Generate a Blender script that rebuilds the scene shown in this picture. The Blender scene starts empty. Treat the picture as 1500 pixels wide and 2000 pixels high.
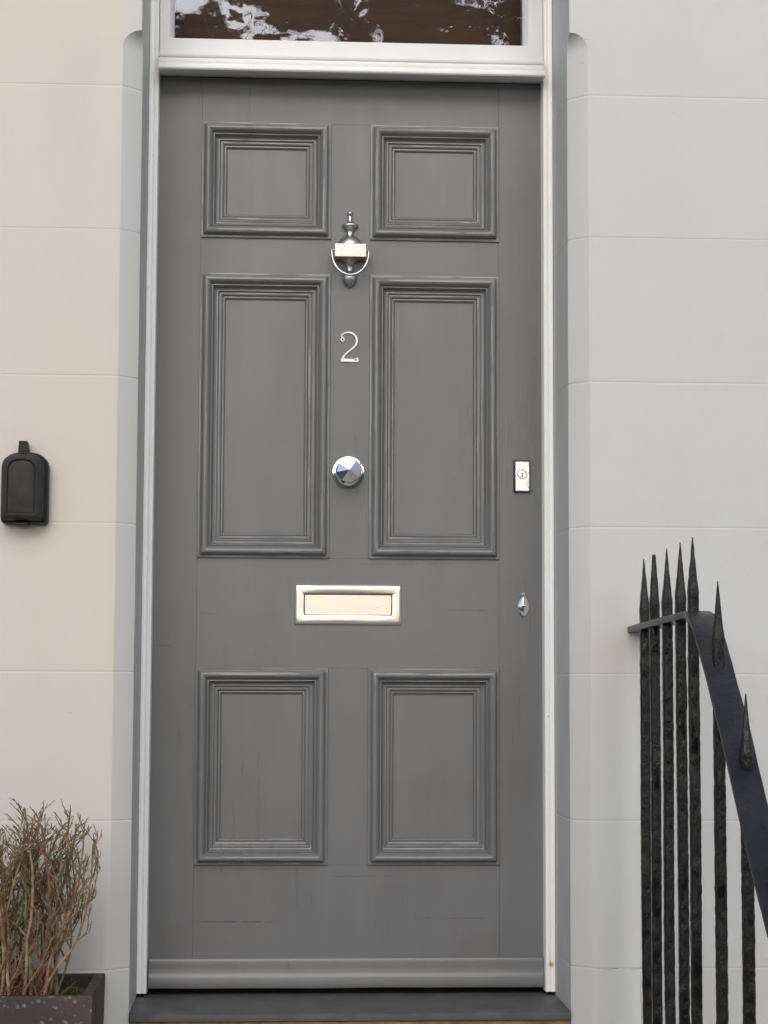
import bpy, bmesh, math, random
from mathutils import Vector, Matrix, noise
R = math.radians
random.seed(7)
sc = bpy.context.scene
col = sc.collection

# ------------------------------------------------------------------ camera
def make_camera():
    f, cx, cy, cz, yaw, pit, rol = 3900.0, -0.175589, -4.392116, 0.657421, 0.0575461, 0.0873725, 0.0038556
    cw, sw, cp, sp = math.cos(yaw), math.sin(yaw), math.cos(pit), math.sin(pit)
    fw = Vector((sw * cp, cw * cp, sp)); r0 = Vector((cw, -sw, 0)); u0 = r0.cross(fw)
    r = math.cos(rol) * r0 + math.sin(rol) * u0
    u = -math.sin(rol) * r0 + math.cos(rol) * u0
    cd = bpy.data.cameras.new('camera'); cam = bpy.data.objects.new('camera', cd); col.objects.link(cam)
    cd.sensor_fit = 'VERTICAL'; cd.sensor_height = 24.0; cd.lens = f / 2000.0 * 24.0
    cd.clip_start = 0.05; cd.clip_end = 600
    m = Matrix((r, u, -fw)).transposed().to_4x4(); m.translation = Vector((cx, cy, cz))
    cam.matrix_world = m
    sc.camera = cam
make_camera()

# ------------------------------------------------------------------ sky, sun, exposure
SUN_EL, SUN_AZ = 24.0, 182.0          # azimuth measured from +Y towards +X: low and hazy, out in front of the door
w = bpy.data.worlds.new('World'); sc.world = w; w.use_nodes = True
wn = w.node_tree.nodes; wl = w.node_tree.links
sky = wn.new('ShaderNodeTexSky'); sky.sky_type = 'NISHITA'; sky.sun_disc = False
sky.sun_elevation = R(SUN_EL); sky.sun_rotation = R(SUN_AZ)
sky.air_density = 1.0; sky.dust_density = 1.0; sky.ozone_density = 0.8
bg = wn['Background']; wl.new(sky.outputs[0], bg.inputs[0]); bg.inputs[1].default_value = 0.06
sd = bpy.data.lights.new('sun', 'SUN'); so = bpy.data.objects.new('sun', sd); col.objects.link(so)
sd.energy = 1.45; sd.angle = R(70); sd.color = (1.0, 0.945, 0.87)
sdir = Vector((math.sin(R(SUN_AZ)) * math.cos(R(SUN_EL)), math.cos(R(SUN_AZ)) * math.cos(R(SUN_EL)), math.sin(R(SUN_EL))))
so.rotation_euler = sdir.to_track_quat('Z', 'Y').to_euler(); so.location = (0, 0, 20)
sc.view_settings.view_transform = 'Standard'; sc.view_settings.look = 'None'
sc.view_settings.exposure = 1.50; sc.view_settings.gamma = 1.0
sc.view_settings.use_curve_mapping = False

# ------------------------------------------------------------------ materials
class NT:
    """small helper to write node trees"""
    def __init__(s, name):
        s.m = bpy.data.materials.new(name); s.m.use_nodes = True
        s.t = s.m.node_tree; s.b = s.t.nodes['Principled BSDF']; s.out = s.t.nodes['Material Output']
        s.geo = s.t.nodes.new('ShaderNodeNewGeometry')
    def n(s, typ, **kw):
        x = s.t.nodes.new(typ)
        for k, v in kw.items(): setattr(x, k, v)
        return x
    def link(s, a, b): s.t.links.new(a, b)
    def val(s, sock, v):
        if isinstance(v, bpy.types.NodeSocket): s.link(v, sock)
        else: sock.default_value = v
    def pos(s, scale=(1, 1, 1), loc=(0, 0, 0)):
        mp = s.n('ShaderNodeMapping'); s.link(s.geo.outputs['Position'], mp.inputs['Vector'])
        mp.inputs['Scale'].default_value = scale; mp.inputs['Location'].default_value = loc
        return mp.outputs[0]
    def noise(s, scale, vscale=(1, 1, 1), detail=4, rough=.5, dist=0, loc=(0, 0, 0)):
        x = s.n('ShaderNodeTexNoise'); s.link(s.pos(vscale, loc), x.inputs['Vector'])
        x.inputs['Scale'].default_value = scale; x.inputs['Detail'].default_value = detail
        x.inputs['Roughness'].default_value = rough; x.inputs['Distortion'].default_value = dist
        return x.outputs['Fac']
    def vor(s, scale, vscale=(1, 1, 1), feature='F1'):
        x = s.n('ShaderNodeTexVoronoi', feature=feature); s.link(s.pos(vscale), x.inputs['Vector'])
        x.inputs['Scale'].default_value = scale
        return x.outputs['Distance']
    def math(s, op, a, b=0.0, c=0.0, clamp=False):
        x = s.n('ShaderNodeMath', operation=op, use_clamp=clamp)
        s.val(x.inputs[0], a); s.val(x.inputs[1], b)
        if op in ('MULTIPLY_ADD', 'COMPARE', 'SMOOTH_MIN', 'SMOOTH_MAX'): s.val(x.inputs[2], c)
        return x.outputs[0]
    def ramp(s, f, a, b, c0=0.0, c1=1.0):
        x = s.n('ShaderNodeMapRange'); s.val(x.inputs[0], f)
        x.inputs[1].default_value = a; x.inputs[2].default_value = b
        x.inputs[3].default_value = c0; x.inputs[4].default_value = c1
        return x.outputs[0]
    def mix(s, f, a, b):
        x = s.n('ShaderNodeMix', data_type='RGBA'); s.val(x.inputs[0], f)
        for i, v in ((6, a), (7, b)):
            if isinstance(v, bpy.types.NodeSocket): s.link(v, x.inputs[i])
            else: x.inputs[i].default_value = (*v, 1)
        return x.outputs[2]
    def xyz(s):
        x = s.n('ShaderNodeSeparateXYZ'); s.link(s.geo.outputs['Position'], x.inputs[0]); return x.outputs
    def bump(s, h, strength, dist=.001, prev=None):
        x = s.n('ShaderNodeBump'); s.link(h, x.inputs['Height'])
        x.inputs['Strength'].default_value = strength; x.inputs['Distance'].default_value = dist
        if prev is not None: s.link(prev, x.inputs['Normal'])
        return x.outputs[0]
    def crack(s, x0, x1, z, wd=.0009, amp=.004, sc_=18.0, vertical=False):
        """a thin wandering line from x0 to x1 at height z (or the other way round): 1 on the line"""
        P = s.xyz(); a, b = (P[2], P[0]) if vertical else (P[0], P[2])
        nz = s.noise(sc_, detail=3, loc=(z * 7, 0, x0 * 3))
        off = s.math('MULTIPLY_ADD', nz, amp * 2, -amp)
        d = s.math('ABSOLUTE', s.math('ADD', s.math('SUBTRACT', b, z), off))
        line = s.ramp(d, wd * .4, wd, 1, 0)
        mid, half = (x0 + x1) / 2, abs(x1 - x0) / 2
        rng = s.ramp(s.math('ABSOLUTE', s.math('SUBTRACT', a, mid)), half * .6, half, 1, 0)
        brk = s.ramp(s.noise(40, detail=2, loc=(x0, 3, z)), .38, .5, 0, 1)
        return s.math('MULTIPLY', s.math('MULTIPLY', line, rng), brk)
    def base(s, c):
        if isinstance(c, bpy.types.NodeSocket): s.link(c, s.b.inputs['Base Color'])
        else: s.b.inputs['Base Color'].default_value = (*c, 1)
        return s
    def set(s, rough=.5, metal=0, spec=.5, coat=0, normal=None):
        s.val(s.b.inputs['Roughness'], rough); s.val(s.b.inputs['Metallic'], metal)
        s.b.inputs['Specular IOR Level'].default_value = spec
        s.b.inputs['Coat Weight'].default_value = coat
        if normal is not None: s.link(normal, s.b.inputs['Normal'])
        return s.m

def mx(nt, *fs):
    r = fs[0]
    for f in fs[1:]: r = nt.math('MAXIMUM', r, f)
    return r

def mat_wall():
    n = NT('masonry_paint')
    big = n.noise(1.1, detail=3, rough=.55)
    mid = n.noise(5, vscale=(1, 1, .45), detail=5, rough=.6)
    fine = n.noise(160, detail=3)
    c = n.mix(n.ramp(big, .35, .65), (.515, .505, .485), (.52, .525, .525))
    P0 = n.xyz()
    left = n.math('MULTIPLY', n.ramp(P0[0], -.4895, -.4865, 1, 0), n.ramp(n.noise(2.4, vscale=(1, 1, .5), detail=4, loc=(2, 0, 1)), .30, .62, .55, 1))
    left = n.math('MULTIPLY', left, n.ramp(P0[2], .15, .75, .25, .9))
    c = n.mix(left, c, (.555, .512, .450))  # warm reflected light on the left wall face, painted into its colour
    strk = n.noise(7, vscale=(1, 1, .07), detail=5, rough=.6, loc=(4, 0, 0))
    c = n.mix(n.ramp(strk, .50, .72, 0, .45), c, (.54, .485, .43))
    c = n.mix(n.math('MULTIPLY', n.ramp(P0[2], .35, -.2, 0, .5), n.ramp(mid, .4, .65)), c, (.40, .375, .33))
    c = n.mix(n.ramp(mid, .5, .75, 0, .38), c, (.47, .46, .435))
    # rust run below the railing fixing, hairline cracks, specks
    P = n.xyz()
    dx = n.math('DIVIDE', n.math('SUBTRACT', P[0], .545), .045); dz = n.math('DIVIDE', n.math('SUBTRACT', P[2], .72), .075)
    d2 = n.math('ADD', n.math('MULTIPLY', dx, dx), n.math('MULTIPLY', dz, dz))
    rust = n.math('MULTIPLY', n.ramp(d2, 0, 1.6, .26, 0), n.ramp(mid, .3, .6, .5, 1))
    c = n.mix(rust, c, (.62, .47, .33))
    cr = mx(n, n.crack(.47, .62, .0872, .0014, .005, 30), n.crack(-.05, .08, .5895, .0013, .006, 20, True))
    c = n.mix(n.math('MULTIPLY', cr, .75), c, (.22, .19, .15))
    sp = n.vor(9, vscale=(1, 1, 1)); spk = n.ramp(sp, .012, .03, .55, 0)
    c = n.mix(spk, c, (.35, .32, .28))
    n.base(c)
    vj = n.math('MULTIPLY', n.ramp(n.math('ABSOLUTE', n.math('SUBTRACT', P[0], .6)), .0008, .003, 1, 0), n.ramp(n.noise(3, detail=2), .42, .55, 0, 1))
    h = n.math('ADD', n.math('MULTIPLY', fine, .25), n.noise(28, detail=4, rough=.6))
    b1 = n.bump(h, .30, .0022)
    b2 = n.bump(n.noise(6, detail=2), .25, .009, b1)
    b3 = n.bump(vj, -.22, .0008, b2)
    b4 = n.bump(cr, -.8, .002, b3)
    return n.set(rough=.72, spec=.3, normal=b4)

def mat_door(edge=False):
    n = NT('grey_moulding_paint' if edge else 'grey_door_paint')
    big = n.noise(2.2, vscale=(1.6, 1, .6), detail=4)
    brush = n.noise(60, vscale=(1, 1, .05), detail=4, rough=.6)
    c = n.mix(n.ramp(big, .3, .7), (.128, .129, .131), (.154, .155, .159))
    c = n.mix(n.ramp(brush, .45, .8, 0, .14), c, (.20, .195, .185))
    dirt = n.noise(7, vscale=(1, 1, .85), detail=6, rough=.65)
    c = n.mix(n.ramp(dirt, .52, .78, 0, .5), c, (.115, .108, .100))
    cr = mx(n, n.crack(-.334, -.15, .150, .0024, .003, 14), n.crack(.14, .33, .156, .0010, .003, 14),
            n.crack(-.33, -.25, .817, .0009, .004, 12), n.crack(.20, .34, .826, .0009, .004, 12),
            n.crack(-.06, .12, .247, .0009, .004, 12), n.crack(-.43, -.35, .745, .0009, .004, 12),
            n.crack(-.33, -.06, .262, .0008, .004, 10), n.crack(.0, .25, .928, .0009, .006, 9))
    c = n.mix(n.math('MULTIPLY', cr, .75), c, (.06, .055, .05))
    chip = n.ramp(n.vor(13), .010, .022, 1, 0)
    chip = n.math('MULTIPLY', chip, n.ramp(n.noise(2, detail=1), .55, .56, 0, 1))
    c = n.mix(n.math('MULTIPLY', chip, .5), c, (.40, .38, .36))
    if edge: c = n.mix(n.ramp(n.geo.outputs['Pointiness'], .53, .64, 0, .28), c, (.26, .255, .25))
    n.base(c)
    b1 = n.bump(brush, .22, .0005)
    b2 = n.bump(n.noise(14, vscale=(1, 1, .3), detail=3), .22, .004, b1)
    b3 = n.bump(cr, -.8, .0015, b2)
    return n.set(rough=n.math('ADD', n.ramp(brush, .3, .7, .26, .34), n.ramp(big, .3, .7, -.03, .08)), spec=.5, coat=.15 if edge else 0, normal=b3)

def mat_white(name='white_gloss_paint', c1=(.66, .66, .67), c2=(.61, .60, .58), drips=True):
    n = NT(name)
    m = n.noise(9, detail=4)
    c = n.mix(n.ramp(m, .45, .75, 0, .7), c1, c2)
    d = n.ramp(n.noise(70, vscale=(1, 1, .35), detail=4, rough=.7), .66, .74, 0, .30)
    c = n.mix(d, c, (.42, .37, .31))
    sp = n.ramp(n.vor(16), .014, .03, .8, 0)
    c = n.mix(sp, c, (.16, .12, .09))
    P = n.xyz()
    dx = n.math('SUBTRACT', P[0], .441); dz = n.math('SUBTRACT', P[2], .062)
    d2 = n.math('SQRT', n.math('ADD', n.math('MULTIPLY', dx, dx), n.math('MULTIPLY', dz, dz)))
    c = n.mix(n.ramp(d2, .002, .008, .9, 0), c, (.55, .26, .08))
    n.base(c)
    b = n.bump(n.noise(55, detail=3), .15, .0006)
    return n.set(rough=.32, spec=.5, normal=b)

def mat_metal(name, c1, c2, rough, scale=20, bs=.1, stretch=(1, 1, 1), r2=None):
    n = NT(name)
    m = n.noise(scale, vscale=stretch, detail=5, rough=.6, dist=.8)
    n.base(n.mix(n.ramp(m, .38, .68), c1, c2))
    rr = n.ramp(m, .3, .75, rough, r2 if r2 is not None else rough + .12)
    b = n.bump(n.noise(scale * 1.3, detail=2), bs, .003)
    return n.set(rough=rr, metal=1, normal=b)

def mat_iron():
    n = NT('black_iron_paint')
    a = n.noise(95, vscale=(1, 1, .5), detail=5, rough=.7, dist=.5)
    msk = n.ramp(n.noise(16, vscale=(1, 1, .6), detail=2, loc=(1, 7, 3)), .36, .62, .12, 1)
    a = n.math('MULTIPLY', a, msk)
    bgn = n.noise(12, detail=3)
    c = n.mix(n.ramp(bgn, .4, .7), (.0035, .0035, .004), (.007, .0065, .006))
    dirt = n.ramp(n.noise(30, vscale=(1, 1, .4), detail=5, rough=.7), .58, .8, 0, .4)
    c = n.mix(dirt, c, (.060, .045, .030))
    moss = n.ramp(n.noise(11, detail=4, loc=(3, 1, 2)), .66, .75, 0, .6)
    c = n.mix(moss, c, (.045, .045, .012))
    n.base(c)
    b = n.bump(a, 1.0, .0042)
    b2 = n.bump(n.vor(210), -.6, .0015, b)
    return n.set(rough=n.ramp(n.noise(40, detail=3), .35, .65, .10, .42), spec=.36, normal=b2)

def mat_rail():
    n = NT('black_rail_paint')
    bgn = n.noise(18, detail=4)
    c = n.mix(n.ramp(bgn, .4, .7), (.012, .013, .018), (.022, .022, .028))
    moss = n.ramp(n.noise(22, detail=6, rough=.7, loc=(5, 1, 4)), .60, .72, 0, .6)
    c = n.mix(moss, c, (.045, .042, .018))
    n.base(c)
    b = n.bump(n.noise(110, detail=5, rough=.7), .8, .0016)
    b2 = n.bump(n.ramp(n.vor(55), .05, .16, 0, 1), .6, .0012, b)
    return n.set(rough=.28, spec=.28, normal=b2)

def mat_plastic(name, c, rough=.5):
    n = NT(name)
    n.base(n.mix(n.ramp(n.noise(40, detail=4), .4, .7), c, tuple(x * 1.5 for x in c)))
    return n.set(rough=rough, spec=.22, normal=n.bump(n.noise(500, detail=2), .25, .0006))

def mat_simple(name, c1, c2, scale=10, rough=.8, bs=.3, bd=.003, vs=(1, 1, 1), spec=.4, detail=5):
    n = NT(name)
    m = n.noise(scale, vscale=vs, detail=detail, rough=.6)
    n.base(n.mix(n.ramp(m, .35, .65), c1, c2))
    return n.set(rough=rough, spec=spec, normal=n.bump(m, bs, bd))

def mat_planter():
    n = NT('aggregate_concrete')
    v = n.vor(75); r = n.noise(140, detail=3)
    big = n.noise(6, detail=4)
    c = n.mix(n.ramp(big, .35, .65), (.030, .022, .020), (.052, .040, .035))
    sp = n.math('MULTIPLY', n.ramp(v, .20, .34, 1, 0), n.ramp(n.noise(60, detail=2), .44, .56, 0, 1))
    c = n.mix(n.math('MULTIPLY', sp, .8), c, (.17, .14, .12))
    v2 = n.ramp(n.vor(105), .12, .24, .35, 0)
    c = n.mix(n.math('MULTIPLY', v2, n.ramp(n.noise(9, detail=2), .5, .58, 0, 1)), c, (.26, .215, .18))
    n.base(c)
    return n.set(rough=.65, spec=.3, normal=n.bump(n.math('ADD', r, n.ramp(v, 0, .4, 1, 0)), .4, .0012))

def mat_glass():
    n = NT('old_window_glass')
    t = n.t; t.nodes.remove(n.b)
    b1 = n.bump(n.noise(4.0, vscale=(1.0, 1, 1.1), detail=1, dist=.3), .7, .017)
    b2 = n.bump(n.noise(26, vscale=(1, 1, 1.2), detail=1), .4, .0012, b1)
    gl = n.n('ShaderNodeBsdfGlossy'); gl.inputs['Roughness'].default_value = .01; n.link(b2, gl.inputs['Normal'])
    gl.inputs['Color'].default_value = (.72, .80, 1, 1)  # blue put into the reflection colour so mirrored sky reads bluer
    tr = n.n('ShaderNodeBsdfTransparent'); tr.inputs['Color'].default_value = (.92, .95, .93, 1)
    fr = n.n('ShaderNodeFresnel'); fr.inputs['IOR'].default_value = 1.55
    mixs = n.n('ShaderNodeMixShader'); n.link(fr.outputs[0], mixs.inputs[0]); n.link(tr.outputs[0], mixs.inputs[1]); n.link(gl.outputs[0], mixs.inputs[2])
    n.link(mixs.outputs[0], n.out.inputs['Surface'])
    return n.m

def mat_brick(name, c1, c2, mortar, scale=1.0):
    n = NT(name)
    mp = n.n('ShaderNodeCombineXYZ'); P = n.xyz(); n.link(n.math('ADD', P[0], P[1]), mp.inputs[0]); n.link(P[2], mp.inputs[1])
    b = n.n('ShaderNodeTexBrick'); n.link(mp.outputs[0], b.inputs['Vector'])
    b.inputs['Color1'].default_value = (*c1, 1); b.inputs['Color2'].default_value = (*c2, 1); b.inputs['Mortar'].default_value = (*mortar, 1)
    b.inputs['Scale'].default_value = scale; b.inputs['Brick Width'].default_value = .22; b.inputs['Row Height'].default_value = .075
    b.inputs['Mortar Size'].default_value = .006
    n.base(n.mix(n.ramp(n.noise(6), .4, .7, 0, .4), b.outputs['Color'], tuple(x * .6 for x in c1)))
    return n.set(rough=.85)

M = {}
M['wall'] = mat_wall(); M['door'] = mat_door(); M['mould'] = mat_door(True); M['white'] = mat_white()
M['jamb'] = mat_white('brightened_white_gloss_paint', (.92, .92, .92), (.90, .89, .87))  # extra white in the colour makes up for light lost in the recess
M['satin'] = mat_metal('satin_chrome', (.40, .40, .42), (.52, .51, .50), .30, 60, .12)
M['block'] = mat_metal('worn_satin_chrome', (.56, .49, .44), (.64, .59, .55), .38, 70, .2)
M['chrome'] = mat_metal('bright_chrome', (.72, .72, .72), (.80, .79, .78), .07, 50, .06, r2=.13)
M['latch'] = mat_metal('pale_polished_chrome', (.86, .88, .92), (.92, .92, .90), .26, 45, .25, r2=.3)
M['plate'] = mat_metal('tarnish_and_reflection_chrome', (.90, .87, .85), (.97, .84, .66), .27, 22, .05, (1, 1, 1.6), .38)  # peach mottling: tarnish, plus warm street reflections painted into the metal colour
M['numeral'] = mat_metal('polished_numeral_metal', (.60, .60, .58), (.66, .64, .61), .30, 60, .1)
M['dark'] = mat_simple('dark_recess', (.012, .012, .012), (.02, .018, .016), 60, .6)
M['iron'] = mat_iron(); M['rail'] = mat_rail()
M['safe'] = mat_plastic('black_rubber_plastic', (.010, .010, .011), .42)
M['safe_cover'] = mat_plastic('dark_brown_plastic', (.022, .018, .016), .5)
M['slate'] = mat_simple('painted_sill_slab', (.060, .060, .063), (.090, .090, .092), 14, .5, .4, .003)
M['yellow'] = mat_simple('yellow_stone', (.34, .24, .075), (.20, .14, .05), 26, .85, .6, .006)
M['planter'] = mat_planter()
M['soil'] = mat_simple('soil', (.010, .008, .006), (.030, .022, .016), 90, .95, 1, .01)
M['moss'] = mat_simple('moss', (.045, .075, .012), (.09, .12, .025), 150, .95, 1, .006)
M['bark'] = mat_simple('twig_bark', (.15, .095, .050), (.30, .20, .12), 60, .8, .5, .001)
M['bark_red'] = mat_simple('reddish_twig_bark', (.13, .055, .030), (.26, .14, .085), 60, .75, .4, .001)
M['bark_dark'] = mat_simple('dark_olive_twig_bark', (.055, .055, .022), (.15, .14, .055), 60, .8, .5, .001)
M['leaf'] = mat_simple('small_green_leaf', (.045, .075, .015), (.10, .13, .03), 80, .6, .3, .001)
M['litter'] = mat_simple('dry_red_litter', (.08, .028, .018), (.17, .075, .045), 120, .9, .6, .002)
M['glass'] = mat_glass()
M['brown'] = mat_simple('brown_behind_glass', (.085, .032, .016), (.060, .022, .011), 12, .6, .2, .002, (1, 1, 6))
M['flag'] = mat_simple('landing_stone', (.36, .34, .31), (.46, .44, .40), 8, .85, .4, .004)
M['asphalt'] = mat_simple('asphalt', (.045, .045, .047), (.06, .06, .06), 60, .9, .5, .004)
M['kerb'] = mat_simple('granite', (.25, .25, .25), (.36, .35, .34), 60, .8, .3, .002)
M['stone_wall'] = mat_simple('park_wall_stone', (.36, .32, .26), (.26, .23, .19), 5, .85, .5, .01)
M['grass'] = mat_simple('winter_grass', (.05, .065, .02), (.08, .09, .03), 6, .95, .5, .01)
M['stucco'] = mat_simple('cream_stucco', (.78, .62, .42), (.84, .70, .50), 3, .8, .2, .003)
M['roof'] = mat_simple('roof_slate', (.07, .07, .08), (.11, .11, .12), 20, .7, .3, .004)
M['brick'] = mat_brick('stock_brick', (.36, .27, .17), (.28, .19, .12), (.40, .36, .30))
M['pane'] = mat_simple('dark_window_pane', (.02, .022, .026), (.03, .03, .034), 3, .08, .0, .001)
M['leaf_clump'] = mat_simple('added_brown_leaf', (.060, .028, .012), (.12, .060, .025), 8, .8, .1, .001)
M['tree'] = mat_simple('tree_bark', (.075, .045, .025), (.14, .085, .045), 9, .9, .7, .01, (1, 1, .4))

# ------------------------------------------------------------------ mesh helpers
def tag(o, label=None, cat=None, group=None, kind=None):
    if label: o['label'] = label
    if cat: o['category'] = cat
    if group: o['group'] = group
    if kind: o['kind'] = kind
    return o

def empty(name, loc, label, cat, group=None):
    o = bpy.data.objects.new(name, None); col.objects.link(o); o.location = loc; o.empty_display_size = .1
    return tag(o, label, cat, group)

class MB:
    def __init__(s): s.v = []; s.f = []; s.sm = []
    def add(s, vs, fs, smooth=False):
        k = len(s.v); s.v += [tuple(v) for v in vs]
        s.f += [tuple(k + i for i in f) for f in fs]; s.sm += [smooth] * len(fs)
        return s
    def box(s, x0, x1, y0, y1, z0, z1, bev=0.0, seg=2):
        bm = bmesh.new(); bmesh.ops.create_cube(bm, size=1)
        for v in bm.verts:
            v.co = Vector(((x0 + x1) / 2 + v.co.x * (x1 - x0), (y0 + y1) / 2 + v.co.y * (y1 - y0), (z0 + z1) / 2 + v.co.z * (z1 - z0)))
        if bev: bmesh.ops.bevel(bm, geom=bm.edges[:], offset=bev, segments=seg, affect='EDGES', profile=.5)
        s.addbm(bm, bev > 0 and seg > 1); return s
    def addbm(s, bm, smooth=False):
        bm.verts.index_update()
        s.add([v.co[:] for v in bm.verts], [[v.index for v in f.verts] for f in bm.faces], smooth); bm.free()
    def tube(s, pts, rad, n=8, cap=True, smooth=True):
        """tube through pts with a radius per point"""
        k = len(pts); vs = []; fs = []
        pts = [Vector(p) for p in pts]
        t0 = (pts[1] - pts[0]).normalized()
        ref = Vector((0, 0, 1)) if abs(t0.z) < .9 else Vector((1, 0, 0))
        a = t0.cross(ref).normalized()
        for i in range(k):
            t = (pts[min(i + 1, k - 1)] - pts[max(i - 1, 0)]).normalized()
            a = (a - t * a.dot(t)).normalized(); b = t.cross(a)
            for j in range(n):
                th = 2 * math.pi * j / n
                vs.append(pts[i] + (a * math.cos(th) + b * math.sin(th)) * rad[i])
        for i in range(k - 1):
            for j in range(n):
                fs.append((i * n + j, i * n + (j + 1) % n, (i + 1) * n + (j + 1) % n, (i + 1) * n + j))
        if cap: fs.append(tuple(range(n - 1, -1, -1))); fs.append(tuple((k - 1) * n + j for j in range(n)))
        return s.add(vs, fs, smooth)
    def lathe(s, prof, cen, axis='z', n=40, squash=1.0):
        """prof = [(r, h)...]; axis z (h upwards) or y (h towards the viewer, -y)"""
        vs = []; fs = []; k = len(prof)
        for r, h in prof:
            for j in range(n):
                th = 2 * math.pi * j / n
                if axis == 'z': vs.append((cen[0] + r * math.cos(th), cen[1] + r * math.sin(th) * squash, cen[2] + h))
                else: vs.append((cen[0] + r * math.cos(th), cen[1] - h, cen[2] + r * math.sin(th)))
        for i in range(k - 1):
            for j in range(n):
                fs.append((i * n + j, i * n + (j + 1) % n, (i + 1) * n + (j + 1) % n, (i + 1) * n + j))
        fs.append(tuple(range(n))); fs.append(tuple((k - 1) * n + j for j in range(n)))
        return s.add(vs, fs, True)
    def prism(s, poly, y0, y1, smooth=False):
        """poly of (x,z) extruded from y0 to y1"""
        k = len(poly)
        vs = [(x, y0, z) for x, z in poly] + [(x, y1, z) for x, z in poly]
        fs = [tuple(range(k)), tuple(range(2 * k - 1, k - 1, -1))] + [(i, i + k, (i + 1) % k + k, (i + 1) % k) for i in range(k)]
        return s.add(vs, fs, smooth)
    def build(s, name, mat, parent=None, autosmooth=40, bevel=0, loc=None):
        org = parent_loc(parent) if parent else (Vector(loc) if loc else Vector((0, 0, 0)))
        me = bpy.data.meshes.new(name)
        me.from_pydata([tuple(Vector(v) - org) for v in s.v], [], s.f)
        bm = bmesh.new(); bm.from_mesh(me); bmesh.ops.recalc_face_normals(bm, faces=bm.faces[:])
        bm.to_mesh(me); bm.free()
        me.polygons.foreach_set('use_smooth', s.sm if len(s.sm) == len(me.polygons) else [True] * len(me.polygons))
        try: me.set_sharp_from_angle(angle=R(autosmooth))
        except Exception: pass
        me.materials.append(mat)
        o = bpy.data.objects.new(name, me); col.objects.link(o)
        if parent: o.parent = parent
        else: o.location = org
        if bevel:
            md = o.modifiers.new('bevel', 'BEVEL'); md.width = bevel; md.segments = 2; md.limit_method = 'ANGLE'; md.angle_limit = R(40)
        return o

def parent_loc(p):
    l = Vector((0, 0, 0))
    while p is not None:
        l = l + p.location; p = p.parent
    return l

def wob(x, y, z, s, a):
    return (noise.noise(Vector((x, y, z)) * s)) * a

# ------------------------------------------------------------------ our house: front wall with the door opening
WY = -.29
OX, CH = .451, .038               # half width of the opening, width of the chamfer
CTOP_L, CTOP_R = 1.990, 2.006      # where the chamfer starts to run out
JZ = [-.218, .0877, .3855, .686, .990, 1.2945, 1.6015, 1.9065, 2.212, 2.517, 2.823, 3.13, 3.435, 3.74]
house = empty('townhouse', (0, 0, -1.05), 'pale painted smooth rendered house front with fine horizontal joints and a chamfered door opening', 'house')

def wall_mesh():
    mb = MB()
    def rows(ztop, zbot=-1.05):
        zs = set([zbot, ztop])
        z = zbot
        while z < ztop: zs.add(round(z, 4)); z += .05
        for j in JZ:
            if zbot < j < ztop:
                for d in (-.0045, -.0022, -.0011, 0, .0011, .0022, .0045): zs.add(round(j + d, 5))
        return zs
    def groove(z):
        for j in JZ:
            d = abs(z - j)
            if d < .0012: return .0005 if d > .0005 else .0008
        return 0.0
    for side in (-1, 1):
        ct = CTOP_L if side < 0 else CTOP_R
        zs = rows(2.53)
        n_arc = 14
        for i in range(n_arc + 1): zs.add(round(ct + .036 * math.sin(i / n_arc * math.pi / 2), 5))
        zs = sorted(zs); zs = [z for i, z in enumerate(zs) if i == 0 or z - zs[i - 1] > 2e-4]
        def c(z):
            if z <= ct: return CH
            if z >= ct + .036: return .0012
            return max(.0012, CH * math.sqrt(max(0, 1 - ((z - ct) / .036) ** 2)))
        xs_far = [9.0, 5.0, 2.5, 1.4, 1.0, .85, .75, .65, .58, .53, .505]
        vs = []; fs = []
        for z in zs:
            g = groove(z); k = c(z)
            row = [(x, WY + g + wob(x * side, 0, z, 3, .0012)) for x in xs_far]
            e = wob(side, 3, z, 9, .0008)
            row.append((OX + k + .0015 + e, WY + g)); row.append((OX + k + e, WY + g + .0007))
            row.append((OX + g + e, WY + k + g)); row.append((OX + g, WY + k + .0020))
            row.append((OX + g, -.15)); row.append((OX, .06))
            vs += [(side * x, y, z) for x, y in row]
        nr = len(xs_far) + 6
        for i in range(len(zs) - 1):
            for j in range(nr - 1):
                a = i * nr + j
                f = (a, a + 1, a + nr + 1, a + nr)
                fs.append(f)
        mb.add(vs, fs, True)
    # wall above the opening and the soffit of the opening
    zs = sorted(rows(8.0, 2.53)); xs = [-9, -5, -2.5, -1, -OX, 0, OX, 1, 2.5, 5, 9]
    vs = [(x, WY + groove(z), z) for z in zs for x in xs]; n = len(xs)
    mb.add(vs, [(i * n + j, i * n + j + 1, (i + 1) * n + j + 1, (i + 1) * n + j) for i in range(len(zs) - 1) for j in range(n - 1)], True)
    mb.add([(-OX, WY, 2.53), (OX, WY, 2.53), (OX, .06, 2.53), (-OX, .06, 2.53)], [(0, 1, 2, 3)])
    return mb
wall_mesh().build('facade_wall', M['wall'], house, 30)
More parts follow.
